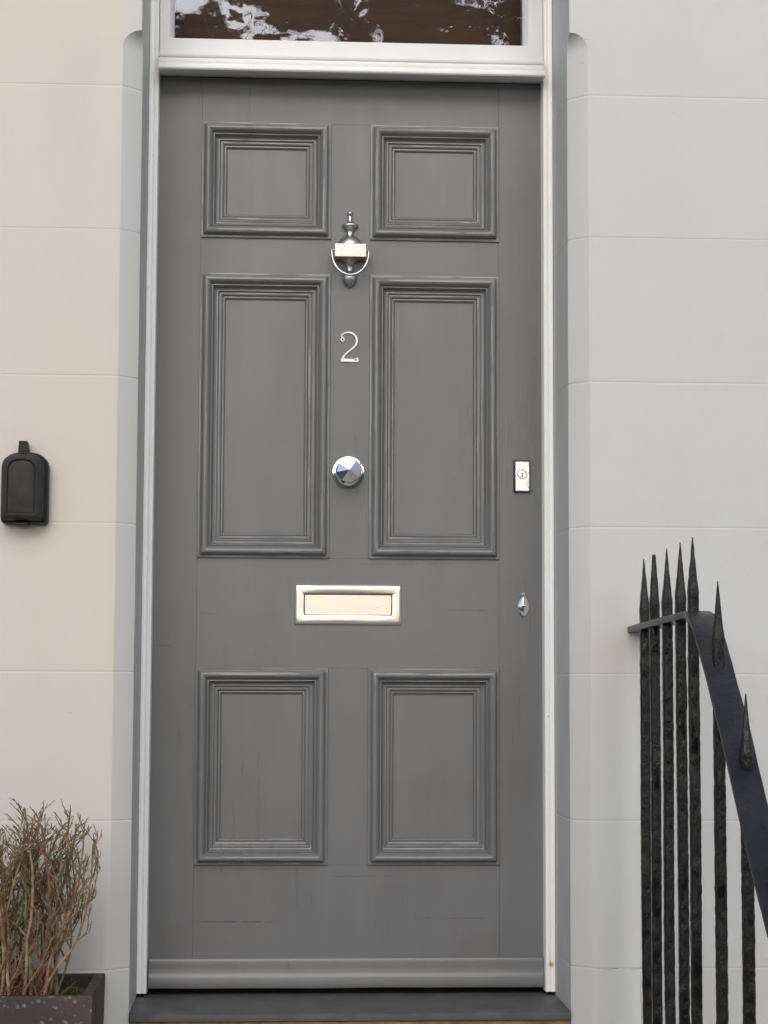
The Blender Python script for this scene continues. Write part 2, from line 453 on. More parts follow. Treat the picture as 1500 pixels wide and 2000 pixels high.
# the body of the house behind the facade: side walls, back wall, hall, roof
mb = MB()
mb.box(-9, -OX - .02, .06, 9, -1.05, 8.0).box(OX + .02, 9, .06, 9, -1.05, 8.0).box(-OX - .02, OX + .02, 3.2, 9, -1.05, 8.0).box(-OX - .02, OX + .02, .06, 3.2, 2.56, 8.0)
mb.box(-OX - .02, OX + .02, .09, 3.2, -1.05, -.03)
mb.build('house_body', M['wall'], house)
mb = MB(); mb.prism([(-9.2, 8.0), (9.2, 8.0), (9.2, 8.12), (-9.2, 8.12)], -.5, 9.2)
mb.add([(-9.2, -.5, 8.12), (9.2, -.5, 8.12), (9.2, 4.3, 9.6), (-9.2, 4.3, 9.6), (-9.2, 9.2, 8.12), (9.2, 9.2, 8.12)], [(0, 1, 2, 3), (3, 2, 5, 4), (0, 3, 4), (1, 5, 2)])
mb.build('roof', M['roof'], house)

# ------------------------------------------------------------------ threshold slab, stone below it, landing and steps
def slab():
    mb = MB(); xs = [-.449 + .898 * i / 60 for i in range(61)]
    vs = []; fs = []
    prof = [(.02, -.0035), (-.10, -.003), (-.235, -.003), (-.2545, -.0035), (-.2595, -.0065), (-.260, -.012), (-.2590, -.0195), (-.24, -.021), (.02, -.021)]
    for x in xs:
        for y, z in prof: vs.append((x, y + (wob(x, 0, z, 12, .0016) if y < -.2 else 0), z + wob(x, y, 5, 7, .0008)))
    k = len(prof)
    for i in range(60):
        for j in range(k): fs.append((i * k + j, i * k + (j + 1) % k, (i + 1) * k + (j + 1) % k, (i + 1) * k + j))
    fs.append(tuple(range(k))); fs.append(tuple(60 * k + j for j in range(k)))
    return mb.add(vs, fs, True)
o = slab().build('door_sill', M['slate'], loc=(0, -.12, -.021)); tag(o, 'dark grey painted sill slab under the front door', 'door sill')
mb = MB(); n = 50
vs = []; fs = []
for i in range(n + 1):
    x = -.4495 + .899 * i / n
    for k in range(9):
        z = -.0225 - .19 * k / 8
        vs.append((x, -.250 + wob(x, 0, z, 14, .008), z))
for i in range(n):
    for k in range(8):
        a = i * 9 + k; fs.append((a, a + 1, a + 10, a + 9))
mb.add(vs, fs, True); mb.box(-.4495, .4495, -.238, .085, -.2125, -.0225)
o = mb.build('sill_stone', M['yellow'], loc=(0, -.13, -.2125)); tag(o, 'rough yellow stone course showing in a thin strip below the dark sill', 'stone block')

LZ = -.2125
def step_mesh():
    mb = MB(); mb.box(-1.25, .68, -.95, -.2925, -1.05, LZ - .001, .006)
    y, z = -.95, LZ - .001
    for i in range(4):
        z2 = z - .168; mb.box(-.62, .68, y - .23, y - .002, -1.05, z2, .006); y -= .23; z = z2
    return mb
o = step_mesh().build('steps', M['flag'], loc=(0, -.9, -1.05)); tag(o, kind='structure')

mb = MB(); mb.add([(-60, -3.5, -1.05), (60, -3.5, -1.05), (60, 9.5, -1.05), (-60, 9.5, -1.05)], [(0, 1, 2, 3)])
mb.add([(-60, -14.6, -1.05), (60, -14.6, -1.05), (60, -60, -1.05), (-60, -60, -1.05)], [(0, 1, 2, 3)])
o = mb.build('pavement', M['flag']); tag(o, kind='structure')
mb = MB(); mb.box(-60, 60, -3.64, -3.502, -1.3, -1.046, .01).box(-60, 60, -14.598, -14.46, -1.3, -1.046, .01)
o = mb.build('kerb', M['kerb']); tag(o, kind='structure')
mb = MB(); mb.add([(-60, -14.5, -1.17), (60, -14.5, -1.17), (60, -3.6, -1.17), (-60, -3.6, -1.17)], [(0, 1, 2, 3)])
o = mb.build('road', M['asphalt']); tag(o, kind='structure')
mb = MB(); mb.add([(-250, -250, -1.32), (250, -250, -1.32), (250, 250, -1.32), (-250, 250, -1.32)], [(0, 1, 2, 3)])
o = mb.build('ground', M['asphalt']); tag(o, kind='structure')

# ------------------------------------------------------------------ door frame with transom and fanlight
frame = empty('door_frame', (0, -.02, 0), 'white painted wooden door frame with moulded transom and fanlight above the grey door', 'door frame')
def jamb(side):
    mb = MB()
    # profile across (x from inner .428 to outer .4505) : (x, y)
    prof = [(.4285, .03), (.4285, -.030), (.4290, -.0385), (.4300, -.0405), (.4365, -.0408), (.4374, -.0404), (.4382, -.0362), (.4398, -.0362), (.4406, -.0404),
            (.4430, -.0408), (.4480, -.0408), (.4492, -.0404), (.4499, -.0396), (.4505, -.0380), (.4505, .03)]
    zs = [(.004 + i * .02) for i in range(127)]
    vs = []; k = len(prof); fs = []
    for z in zs:
        e = wob(side * 5, 1, z, 8, .0009) + wob(side * 5, 1, z, 40, .00025)
        for i, (x, y) in enumerate(prof):
            q = e if 2 <= i <= 12 else 0
            vs.append((side * (x + (q * .6 if i != 13 else 0)), y + q, z))
    for i in range(len(zs) - 1):
        for j in range(k): fs.append((i * k + j, i * k + (j + 1) % k, (i + 1) * k + (j + 1) % k, (i + 1) * k + j))
    fs.append(tuple(range(k)))
    return mb.add(vs, fs, True)
for s in (-1, 1): jamb(s).build('jamb', M['jamb'], frame, 35)
# chipped, ragged feet of the jambs are left as thin blobs of paint
# transom: moulded bar
prof = [(.03, 2.0215), (-.012, 2.0190), (-.016, 2.0165), (-.072, 2.0112), (-.0775, 2.0112), (-.0800, 2.014), (-.0805, 2.0185), (-.0790, 2.0225), (-.0755, 2.0240), (-.0750, 2.0262), (-.0752, 2.0272),
        (-.0735, 2.0285), (-.0680, 2.0310), (-.0635, 2.0350), (-.0610, 2.0400), (-.0605, 2.0435), (-.0625, 2.0440), (-.0640, 2.0465), (-.0640, 2.0500), (-.0620, 2.0528), (-.0580, 2.0540), (.03, 2.0540)]
mb = MB(); nx = 44; k = len(prof); vs = []; fs = []
for i in range(nx + 1):
    x = -.4283 + .8566 * i / nx
    e = wob(x, 2, 0, 9, .0012) + wob(x, 4, 0, 40, .0004)
    for (y, z) in prof: vs.append((x, y + (e if y < 0 else 0), z + (e * .5 if y < 0 else 0)))
for i in range(nx):
    for j in range(k): fs.append((i * k + j, i * k + (j + 1) % k, (i + 1) * k + (j + 1) % k, (i + 1) * k + j))
fs.append(tuple(range(k))); fs.append(tuple(nx * k + j for j in range(k)))
mb.add(vs, fs, True); mb.build('transom', M['white'], frame, 35)
mb = MB(); mb.box(-.4283, .4283, -.05, .03, 2.485, 2.528, .003); mb.build('head', M['white'], frame)
# fanlight sash: flat members with a bevelled glazing edge
GX0, GX1, GZ0, GZ1 = -.3975, .3850, 2.0935, 2.445
sash = None
def ring(mb, x0, x1, z0, z1, prof, sub=1, wv=0, smooth=False, seed=0, hs=1.0):
    """mitred rectangular moulding: prof = [(inset, proud)], proud towards the viewer"""
    vs = []; fs = []
    def loop(t, h):
        a, b, c, d = x0 + t, x1 - t, z0 + t, z1 - t
        pts = []
        for (p, q) in (((a, c), (b, c)), ((b, c), (b, d)), ((b, d), (a, d)), ((a, d), (a, c))):
            for i in range(sub):
                u = i / sub; pts.append((p[0] + (q[0] - p[0]) * u, p[1] + (q[1] - p[1]) * u))
        return pts
    for pi_, (t, h) in enumerate(prof):
        h = h * hs
        for (x, z) in loop(t, h):
            e = wob(x + seed, t * 30, z, 11, wv) + wob(x + seed, t * 90, z, 55, wv * .45) if wv else 0
            e2 = wob(x, 7 + t * 30, z + seed, 14, wv) if wv else 0
            vs.append((x + e2, -h + e, z + e2))
    k = 4 * sub
    for i in range(len(prof) - 1):
        for j in range(k): fs.append((i * k + j, i * k + (j + 1) % k, (i + 1) * k + (j + 1) % k, (i + 1) * k + j))
    mb.add(vs, fs, smooth); return mb
mb = MB(); fl = .0365
sashx0, sashx1, sashz0, sashz1 = -.4283, .4283, 2.0540, 2.485
# outer flat face then the inner bevel; the two sides differ slightly in width as in the photo
vs = []
def rect(x0, x1, z0, z1, y): return [(x0, y, z0), (x1, y, z0), (x1, y, z1), (x0, y, z1)]
lo = [rect(sashx0, sashx1, sashz0, sashz1, .0), rect(sashx0, sashx1, sashz0, sashz1, -.046), rect(sashx0 + .001, sashx1 - .001, sashz0 + .001, sashz1 - .001, -.047),
      rect(GX0 - .0085, GX1 + .010, GZ0 - .003, GZ1 + .008, -.047), rect(GX0 - .0075, GX1 + .009, GZ0 - .002, GZ1 + .007, -.0455),
      rect(GX0 + .0005, GX1 - .0005, GZ0 + .001, GZ1, -.032), rect(GX0 + .001, GX1 - .001, GZ0 + .0015, GZ1, 0)]
fs = []
for i, r_ in enumerate(lo): vs += r_
for i in range(len(lo) - 1):
    for j in range(4): fs.append((i * 4 + j, i * 4 + (j + 1) % 4, (i + 1) * 4 + (j + 1) % 4, (i + 1) * 4 + j))
mb.add(vs, fs); sash = mb.build('fanlight_sash', M['white'], frame)
mb = MB(); mb.box(GX0 - .004, GX1 + .004, -.0280, -.0250, GZ0 - .004, GZ1 + .004); mb.build('pane', M['glass'], sash)
mb = MB(); mb.box(-.428, .428, .035, .05, 2.02, 2.54); mb.build('added_brown_board', M['brown'], frame)  # brown board added behind the pane to tone the glass

# ------------------------------------------------------------------ the door
door = empty('front_door', (0, 0, .009), 'grey painted six panel front door with chrome fittings and the number 2', 'door')
D = M['door']
XA, XB = .3330, .0440              # outer and inner panel edges
Z1, Z2, Z3, Z4, Z5, Z6 = 1.9155, 1.6530, 1.5730, .9390, .6980, .2715
ZT, ZB = 2.0172, .0098
def member(x0, x1, z0, z1, name):
    MB().box(x0, x1, 0, .044, z0, z1, .00030, 1).build(name, D, door)
g = .0001
for s in (-1, 1):
    a, b = sorted((s * (XA + g), s * .4285)); member(a, b, ZB, ZT, 'stile')
for (a, b, nm) in ((Z1, ZT, 'top_rail'), (Z3, Z2, 'frieze_rail'), (Z5, Z4, 'lock_rail'), (ZB, Z6, 'bottom_rail')): member(-XA + g, XA - g, a, b, nm)
for (a, b) in ((Z2, Z1), (Z4, Z3), (Z6, Z5)): member(-XB, XB, a + g, b - g, 'muntin')
PROF = [(-.0003, -.004), (-.0003, .0030), (.0004, .0040), (.0038, .0044), (.0050, .0040), (.0058, .0042), (.0070, .0078), (.0084, .0112), (.0104, .0137), (.0130, .0149), (.0160, .0151),
        (.0188, .0142), (.0214, .0120), (.0236, .0086), (.0252, .0060), (.0262, .0055), (.0268, .0066), (.0282, .0070), (.0294, .0058), (.0300, .0035), (.0312, .0002), (.0330, -.0020), (.0352, -.0030),
        (.0366, -.0032), (.0372, -.0020), (.0392, -.0018), (.0402, -.0026), (.0408, -.0050), (.0418, -.0054), (.0428, -.0046), (.0455, -.0044), (.0482, -.0056), (.0494, -.0078), (.0500, -.0086), (.0508, -.0076),
        (.0530, -.0074), (.0552, -.0088), (.0560, -.0112), (.0566, -.0125), (.0576, -.0125)]
k = 0
for (zt, zb) in ((Z1, Z2), (Z3, Z4), (Z5, Z6)):
    for s in (-1, 1):
        k += 1
        x0, x1 = (-XA, -XB) if s < 0 else (XB, XA)
        # flat field, slightly domed, with faint waves
        mb = MB(); nx, nz = 16, 40; vs = []; fs = []; i0 = .0570
        for i in range(nx + 1):
            for j in range(nz + 1):
                x = x0 + i0 + (x1 - x0 - 2 * i0) * i / nx; z = zb + i0 + (zt - zb - 2 * i0) * j / nz
                vs.append((x, .0149 + wob(x * 1.5, k, z * .6, 9, .0005), z))
        for i in range(nx):
            for j in range(nz):
                a = i * (nz + 1) + j; fs.append((a, a + nz + 1, a + nz + 2, a + 1))
        mb.add(vs, fs, True); pn = mb.build('panel', D, door)
        mb = MB(); ring(mb, x0, x1, zb, zt, PROF, 28, .00032, True, k * 3.1, 1.22)
        mb.build('moulding', M['mould'], pn, 28)
MB().box(-.42, .42, .046, .052, .03, 2.0).build('door_back', D, door)
# weather board along the foot of the door
prof = [(-.001, .0755), (-.0100, .0745), (-.0122, .0725), (-.0132, .0660), (-.0136, .0560), (-.0142, .0460), (-.0160, .0400), (-.0182, .0365), (-.0195, .0320), (-.0198, .0220), (-.0196, .0130), (-.0180, .0112), (-.0130, .0105), (-.001, .0105)]
mb = MB(); nx = 60; k = len(prof); vs = []; fs = []
for i in range(nx + 1):
    x = -.4255 + .8525 * i / nx; e = wob(x, 9, 0, 6, .0012)
    for q, (y, z) in enumerate(prof): vs.append((x, y, z + (e if q > 8 else e * .3) - .0008))
for i in range(nx):
    for j in range(k): fs.append((i * k + j, i * k + (j + 1) % k, (i + 1) * k + (j + 1) % k, (i + 1) * k + j))
fs.append(tuple(range(k))); fs.append(tuple(nx * k + j for j in range(k)))
mb.add(vs, fs, True).build('weather_board', D, door, 50)

# knocker: urn, block, swinging ring, striker
CX = -.0015
q = .0001344
def zz(cy): return 1.7173 - (cy - 225) * q
pr = [(1, 225), (26, 228), (42, 243), (49, 262), (45, 284), (27, 306), (29, 318), (31, 350), (42, 395), (62, 425), (100, 440), (132, 452), (140, 468), (138, 488), (120, 503), (92, 522), (72, 548), (60, 572), (56, 590),
      (60, 606), (58, 622), (66, 642), (100, 655), (140, 680), (175, 715), (203, 760), (220, 800), (228, 835), (225, 870), (200, 1040), (150, 1062), (112, 1085), (82, 1115), (64, 1155), (57, 1190), (56, 1225), (68, 1262), (100, 1285),
      (118, 1300), (122, 1325), (128, 1360), (125, 1400), (105, 1440), (72, 1475), (36, 1500), (12, 1512), (1, 1516)]
mb = MB(); mb.lathe([(r * q, zz(c)) for r, c in pr], (CX, -.004, 0), 'z', 48, .85)
kn = mb.build('knocker', M['satin'], door, 60)
mb = MB().box(CX - 262 * q, CX + 264 * q, -.0435, .0, zz(1058), zz(832), .0010, 1)
mb.build('knocker_block', M['block'], kn)
# ring: half ellipse of flattened section
mb = MB(); n = 40; pts = []; rad = []
for i in range(n + 1):
    th = math.pi * i / n
    xx = -math.cos(th) * 305 * q; z_ = zz(935) - math.sin(th) ** .92 * 418 * q
    pts.append((CX + xx, -.030 - .010 * math.sin(th), z_)); rad.append(.0027 + .0006 * math.sin(th))
pts = [(CX - 262 * q, -.028, zz(925)), (CX - 290 * q, -.028, zz(921))] + pts + [(CX + 290 * q, -.028, zz(921)), (CX + 262 * q, -.028, zz(925))]
rad = [.0028, .0029] + rad + [.0029, .0028]
mb.tube(pts, rad, 12); mb.build('knocker_ring', M['satin'], kn, 60)

# the number 2
u = .0002022
def two():
    # (x, y, width) in drawing units
    ctr = [(392, 222, 26), (372, 212, 24), (366, 200, 18), (374, 184, 18), (392, 170, 20), (416, 161, 23), (445, 158, 26), (472, 163, 30), (498, 176, 33), (518, 196, 35), (531, 222, 36), (536, 250, 36), (532, 276, 34), (520, 302, 31), (498, 327, 28),
           (470, 350, 26), (442, 372, 26), (416, 396, 27), (396, 420, 29), (383, 444, 32), (377, 466, 36)]
    P = [Vector((CX + (x - 452) * u, 0, 1.4447 - (y - 150) * u)) for x, y, w_ in ctr]; W = [w_ * u * .86 for *_, w_ in ctr]
    # smooth by Catmull-Rom
    pts = []; ws = []
    for i in range(len(P) - 1):
        p0, p1, p2, p3 = P[max(i - 1, 0)], P[i], P[i + 1], P[min(i + 2, len(P) - 1)]
        for t in (0, .25, .5, .75):
            pts.append(.5 * ((2 * p1) + (p2 - p0) * t + (2 * p0 - 5 * p1 + 4 * p2 - p3) * t * t + (3 * p1 - p0 - 3 * p2 + p3) * t ** 3)); ws.append(W[i] + (W[i + 1] - W[i]) * t)
    pts.append(P[-1]); ws.append(W[-1])
    mb = MB(); vs = []; fs = []
    for i, p in enumerate(pts):
        t = (pts[min(i + 1, len(pts) - 1)] - pts[max(i - 1, 0)]).normalized(); nn = Vector((-t.z, 0, t.x)); h = ws[i] / 2
        for a, y in ((-1, .001), (-1, -.0022), (-.7, -.0034), (.7, -.0034), (1, -.0022), (1, .001)):
            v = p + nn * h * a; vs.append((v.x, y, v.z))
    k = 6
    for i in range(len(pts) - 1):
        for j in range(k): fs.append((i * k + j, i * k + (j + 1) % k, (i + 1) * k + (j + 1) % k, (i + 1) * k + j))
    fs.append(tuple(range(k))); fs.append(tuple((len(pts) - 1) * k + j for j in range(k)))
    mb.add(vs, fs, False)
    X = lambda x: CX + (x - 452) * u
    Z = lambda y: 1.4447 - (y - 150) * u
    mb.prism([(X(362), Z(450)), (X(400), Z(449)), (X(500), Z(453)), (X(525), Z(447)), (X(549), Z(432)), (X(553), Z(436)), (X(554), Z(482)), (X(545), Z(485)), (X(366), Z(484)), (X(360), Z(476))], .001, -.0033)
    mb.lathe([(25 * u, -.001), (25 * u, .0026), (22 * u, .0034), (2 * u, .0034)], (X(378), 0, Z(240)), 'y', 24)
    return mb, X, Z
mb, X2, Z2_ = two(); num = mb.build('numeral', M['numeral'], door, 30)
for (x, y) in ((378, 240), (523, 462)):
    MB().lathe([(10 * u, .003), (10 * u, .0040), (6 * u, .0041)], (X2(x), 0, Z2_(y)), 'y', 16).build('screw', M['dark'], num)

# centre knob: round rose, neck, faceted head
KC = (-.0022, 1.1295)
def knob():
    mb = MB(); mb.lathe([(.0355, -.001), (.0358, .004), (.0345, .0075), (.030, .0085), (.027, .0095), (.0245, .0135), (.016, .0165), (.013, .022), (.0125, .028), (.015, .032)], (KC[0], 0, KC[1]), 'y', 48)
    rose = mb
    hd = MB(); vs = []; n = 8; rings = [(.0150, .030), (.0250, .0345), (.0288, .0430), (.0272, .0485)]
    for r, h in rings:
        for j in range(n):
            th = 2 * math.pi * (j + .2) / n; vs.append((KC[0] + r * math.cos(th), -h, KC[1] + .0005 + r * math.sin(th)))
    fs = []
    for i in range(len(rings) - 1):
        for j in range(n): fs.append((i * n + j, i * n + (j + 1) % n, (i + 1) * n + (j + 1) % n, (i + 1) * n + j))
    ap = len(vs); vs.append((KC[0] + .0005, -.0600, KC[1] + .0008))
    for j in range(n): fs.append(((len(rings) - 1) * n + j, (len(rings) - 1) * n + (j + 1) % n, ap))
    fs.append(tuple(range(n)))
    hd.add(vs, fs); return rose, hd
rose, hd = knob()
kb = rose.build('knob', M['chrome'], door, 50); hd.build('knob_head', M['chrome'], kb, 8)

# letter plate
x0, x1, z0, z1 = -.1182, .1162, .7935, .8815
mb = MB(); ring(mb, x0, x1, z0, z1, [(0, -.001), (0, .0025), (.0012, .0045), (.0045, .0068), (.0065, .0072), (.0175, .0070), (.0195, .0064), (.0200, .0050), (.0202, -.001)], 6, .0002, True)
lp = mb.build('letter_plate', M['plate'], door, 30)
MB().box(x0 + .018, x1 - .018, .0005, .003, z0 + .018, z1 - .018).build('slot_recess', M['dark'], lp)
MB().box(x0 + .0220, x1 - .0222, -.0042, .0005, z0 + .0212, z1 - .0228, .0008, 1).build('flap', M['plate'], lp)

# rim latch cover with cylinder
x0, x1, z0, z1 = .3672, .4008, 1.0900, 1.1590
mb = MB(); mb.box(x0 - .0020, x1 + .0018, -.0045, .002, z0 - .0010, z1 + .0022, .002, 2)
nl = mb.build('night_latch', M['dark'], door)
MB().box(x0 + .0006, x1 - .0006, -.0110, -.004, z0 + .0008, z1 - .0012, .0016, 1).build('latch_plate', M['latch'], nl)
mb = MB(); mb.lathe([(.0102, -.001), (.0102, .0118), (.0096, .0128), (.0086, .0128), (.0082, .0116), (.0078, .0114), (.0074, .0122), (.002, .0122)], (.3838, 0, 1.1290), 'y', 36)
cyl = mb.build('lock_cylinder', M['latch'], nl, 30)
mb = MB(); mb.prism([(.3824, 1.1225), (.3852, 1.1225), (.3848, 1.128), (.3858, 1.1300), (.3838, 1.1325), (.3818, 1.1300), (.3828, 1.128)], -.0119, -.0129); mb.build('keyhole', M['dark'], cyl)
MB().lathe([(.0109, .010), (.0109, .0122), (.0098, .0124), (.0098, .010)], (.3838, 0, 1.1290), 'y', 36).build('cylinder_ring', M['dark'], nl, 30)
# keyhole cover (drop escutcheon)
cx, cz = .3862, .8365
vs = []; fs = []; n = 32; prof = [(1.0, .0), (.99, .0022), (.93, .0042), (.75, .0068), (.5, .0088), (.25, .0099)]
mb = MB()
for t, h in prof:
    for j in range(n):
        th = 2 * math.pi * j / n; px = math.cos(th) * .0138 * t; pz = math.sin(th) * .0240 * t
        vs.append((cx + px, -h * (1 - .45 * min(1, abs(px) / .0138) ** 1.0) - .0005, cz + pz))
k = len(prof)
for i in range(k - 1):
    for j in range(n): fs.append((i * n + j, i * n + (j + 1) % n, (i + 1) * n + (j + 1) % n, (i + 1) * n + j))
fs.append(tuple((k - 1) * n + j for j in range(n)))
mb.add(vs, fs, True)
mb.lathe([(.0042, -.001), (.0044, .005), (.0036, .008), (.0018, .0095), (.0004, .0098)], (cx - .0004, 0, cz + .0262), 'y', 20)
mb.build('keyhole_cover', M['chrome'], door, 25)

# ------------------------------------------------------------------ key safe on the left of the wall
safe = empty('key_safe', (-.672, WY, .985), 'small black key safe with arched top on the wall left of the door', 'key safe')
def arch(cx, zb, hw, zs_, zt, rb=.008, n=16):
    """outline: rounded bottom corners, straight sides, low arched top"""
    P = []
    for i in range(7):
        a = math.pi + math.pi / 2 * i / 6; P.append((cx - hw + rb + rb * math.cos(a), zb + rb + rb * math.sin(a)))
    for i in range(7):
        a = -math.pi / 2 + math.pi / 2 * i / 6; P.append((cx + hw - rb + rb * math.cos(a), zb + rb + rb * math.sin(a)))
    for i in range(n + 1):
        t = math.pi * i / n; c_, s_ = math.cos(t), math.sin(t)
        P.append((cx + hw * (abs(c_) ** .72) * (1 if c_ > 0 else -1), zs_ + (zt - zs_) * s_ ** .9))
    return P
def shell(layers):
    mb = MB(); vs = []; fs = []; k = None
    for (P, y) in layers:
        k = len(P); vs += [(x, y, z) for x, z in P]
    for i in range(len(layers) - 1):
        for j in range(k): fs.append((i * k + j, i * k + (j + 1) % k, (i + 1) * k + (j + 1) % k, (i + 1) * k + j))
    fs.append(tuple(range(k))); fs.append(tuple((len(layers) - 1) * k + j for j in range(k)))
    return mb.add(vs, fs, True)
sx = -.6735
shell([(arch(sx + .0015, .984, .0465, 1.097, 1.131), WY + .002), (arch(sx + .0015, .984, .0470, 1.097, 1.131), WY - .022), (arch(sx + .0005, .986, .0458, 1.097, 1.130), WY - .030), (arch(sx, .992, .0430, 1.096, 1.127), WY - .033)]).build('safe_body', M['safe'], safe, 35)
fc = shell([(arch(sx - .002, .9905, .0425, 1.096, 1.1265, .007), WY - .032), (arch(sx - .002, .9905, .0425, 1.096, 1.1265, .007), WY - .044), (arch(sx - .002, .9935, .0395, 1.095, 1.1235, .006), WY - .050), (arch(sx - .003, .9995, .0330, 1.092, 1.117, .004), WY - .0515), (arch(sx - .0035, 1.0025, .0285, 1.090, 1.1135, .003), WY - .0512),
            (arch(sx - .0035, 1.003, .0275, 1.090, 1.1125, .003), WY - .0490), (arch(sx - .0035, 1.0045, .0262, 1.0895, 1.1115, .003), WY - .0486)]).build('front_cover', M['safe'], safe, 30)
shell([(arch(sx - .0035, 1.0050, .0255, 1.0892, 1.1110, .003), WY - .0480), (arch(sx - .0035, 1.0050, .0255, 1.0892, 1.1110, .003), WY - .0502), (arch(sx - .0035, 1.0062, .0243, 1.0890, 1.1098, .003), WY - .0506)]).build('cover_inlay', M['safe_cover'], fc, 30)
MB().prism([(sx - .0130, 1.120), (sx + .0115, 1.120), (sx + .0055, 1.1525), (sx - .0115, 1.1530)], WY - .010, WY - .038).build('pull_tab', M['safe'], safe, bevel=.001)
MB().box(sx - .016, sx + .012, WY - .040, WY - .006, .9805, .986, .002).build('release_catch', M['safe'], safe)

# ------------------------------------------------------------------ iron railing
RX = .585
rl = empty('iron_railing', (RX, -.9, -.9), 'black wrought iron railing with spiked bars and a handrail sloping down the steps', 'railing')
path = [(-.275, .7775), (-.45, .781), (-.65, .785), (-.84, .7885), (-.885, .7875), (-.915, .7800), (-.955, .7590), (-1.03, .6960), (-1.10, .6280), (-1.16, .5720), (-1.28, .4560), (-1.39, .3500), (-1.50, .248), (-1.62, .14), (-1.80, -.02), (-2.0, -.20)]
def rail_z(y):
    for (a, b), (c, d) in zip(path, path[1:]):
        if c <= y <= a: return b + (d - b) * (a - y) / (a - c)
    return path[-1][1]
mb = MB(); vs = []; fs = []
ys = []; y = -.275
while y > -2.0: ys.append(y); y -= .012
sec = [(-.0235, -.0050), (-.0225, -.0062), (.0225, -.0062), (.0235, -.0050), (.0235, .0050), (.0225, .0062), (0, .0066), (-.0225, .0062), (-.0235, .0050)]
for y in ys:
    z = rail_z(y); sl = (rail_z(y - .015) - rail_z(y + .015)) / .03 if y < -.29 else 0
    t = Vector((0, -1, sl)).normalized(); up = Vector((0, sl, 1)).normalized()
    xc = RX + .0015 + wob(0, y, 0, 4, .002)
    wd = 1.0 if y > -.86 else 1.05
    if y > -.86: wd = .84
    else: wd = .84 + .20 * min(1, (-.86 - y) / .05)
    for (a, b) in sec:
        e = wob(a * 20, y, b * 30, 16, .0012) + wob(a * 50, y, b * 80, 60, .0006)
        p = Vector((xc + a * wd + e * .7, y, z)) + up * (b + e)
        vs.append(tuple(p))
k = len(sec)
for i in range(len(ys) - 1):
    for j in range(k): fs.append((i * k + j, i * k + (j + 1) % k, (i + 1) * k + (j + 1) % k, (i + 1) * k + j))
fs.append(tuple(range(k))); fs.append(tuple((len(ys) - 1) * k + j for j in range(k)))
mb.add(vs, fs, True).build('handrail', M['rail'], rl, 45)

def baluster(y, zt, zb, seed, dx=0, blunt=False):
    """square bar, lumpy under many coats of paint, drawn out to a flattened point"""
    spike = .100; hw = .0094; vs = []; fs = []; zs = []; z = zb
    while z < zt - spike: zs.append(z); z += .0065
    zs += [zt - spike + spike * i / 14 for i in range(14)] + [zt - .001]
    n = 16
    for z in zs:
        t = max(0, (z - (zt - spike)) / spike)
        s_ = hw * (1 + .04 * math.exp(-((z - (zt - spike)) / .022) ** 2)) * (1 - t ** .92 * .92 if not blunt else 1 - t * .68)
        for j in range(n):
            th = 2 * math.pi * (j + .5) / n
            c_, sn = math.cos(th), math.sin(th); m_ = max(abs(c_), abs(sn)); r_ = 1 / m_ * (.90 + .10 * m_)
            r_ = min(r_, 1.30)
            e = wob(c_ + seed * 5, sn, z * 38, 1.6, .0007) * (1 - t * .7) + wob(c_ * 3 + seed * 5, sn * 3, z * 170, 1.2, .0009) * (1 - t * .7)
            vs.append((RX + dx + c_ * (s_ * r_ + e) + wob(seed, 0, z, 2.2, .0016), y + sn * (s_ * r_ + e), z))
    k = len(zs)
    for i in range(k - 1):
        for j in range(n): fs.append((i * n + j, i * n + (j + 1) % n, (i + 1) * n + (j + 1) % n, (i + 1) * n + j))
    fs.append(tuple(range(n))); fs.append(tuple((k - 1) * n + j for j in range(n)))
    MB().add(vs, fs, True).build('baluster', M['iron'], rl, 50)
stepz = lambda y: LZ if y > -.95 else LZ - .168 * (1 + int((-.952 - y) / .23))
for i, (y, zt, dx) in enumerate(((-.397, .919, -.0035), (-.503, .920, -.0035), (-.625, .924, -.003), (-.745, .927, -.002), (-.855, .929, -.002), (-1.035, .840, .002), (-1.208, .650, .006), (-1.40, .468, .004), (-1.58, .30, .003), (-1.76, .135, .002))):
    baluster(y, zt, max(-1.05, stepz(y) - .02), i * 1.7 + .3, dx, i == 1)

# ------------------------------------------------------------------ planter and shrub
pl = empty('planter', (-.85, -.45, LZ), 'dark speckled concrete trough planter at the lower left against the wall', 'planter')
PX0, PX1, PY0, PY1, PZ = -1.25, -.4955, -.600, -.300, .084
def trough():
    bm = bmesh.new(); z0 = LZ; t = .021
    mb = MB(); zi = PZ - .10
    O0 = rect3 = lambda a, b, c, d, z: [(a, c, z), (b, c, z), (b, d, z), (a, d, z)]
    lo = [rect3(PX0 + .006, PX1 - .006, PY0 + .006, PY1 - .006, z0), rect3(PX0, PX1 - .0, PY0, PY1, PZ - .003), rect3(PX0 + .002, PX1 - .002, PY0 + .002, PY1 - .002, PZ), rect3(PX0 + t - .002, PX1 - t + .002, PY0 + t - .004, PY1 - t, PZ), rect3(PX0 + t, PX1 - t, PY0 + t - .002, PY1 - t - .002, PZ - .002), rect3(PX0 + t + .004, PX1 - t - .004, PY0 + t + .004, PY1 - t - .004, zi)]
    vs = []; fs = []
    for l in lo: vs += l
    for i in range(len(lo) - 1):
        for j in range(4): fs.append((i * 4 + j, i * 4 + (j + 1) % 4, (i + 1) * 4 + (j + 1) % 4, (i + 1) * 4 + j))
    fs.append((0, 1, 2, 3)); fs.append((20, 21, 22, 23))
    bm.free(); return mb.add(vs, fs)
trough().build('trough', M['planter'], pl)
mb = MB(); nx, ny = 90, 36; vs = []; fs = []
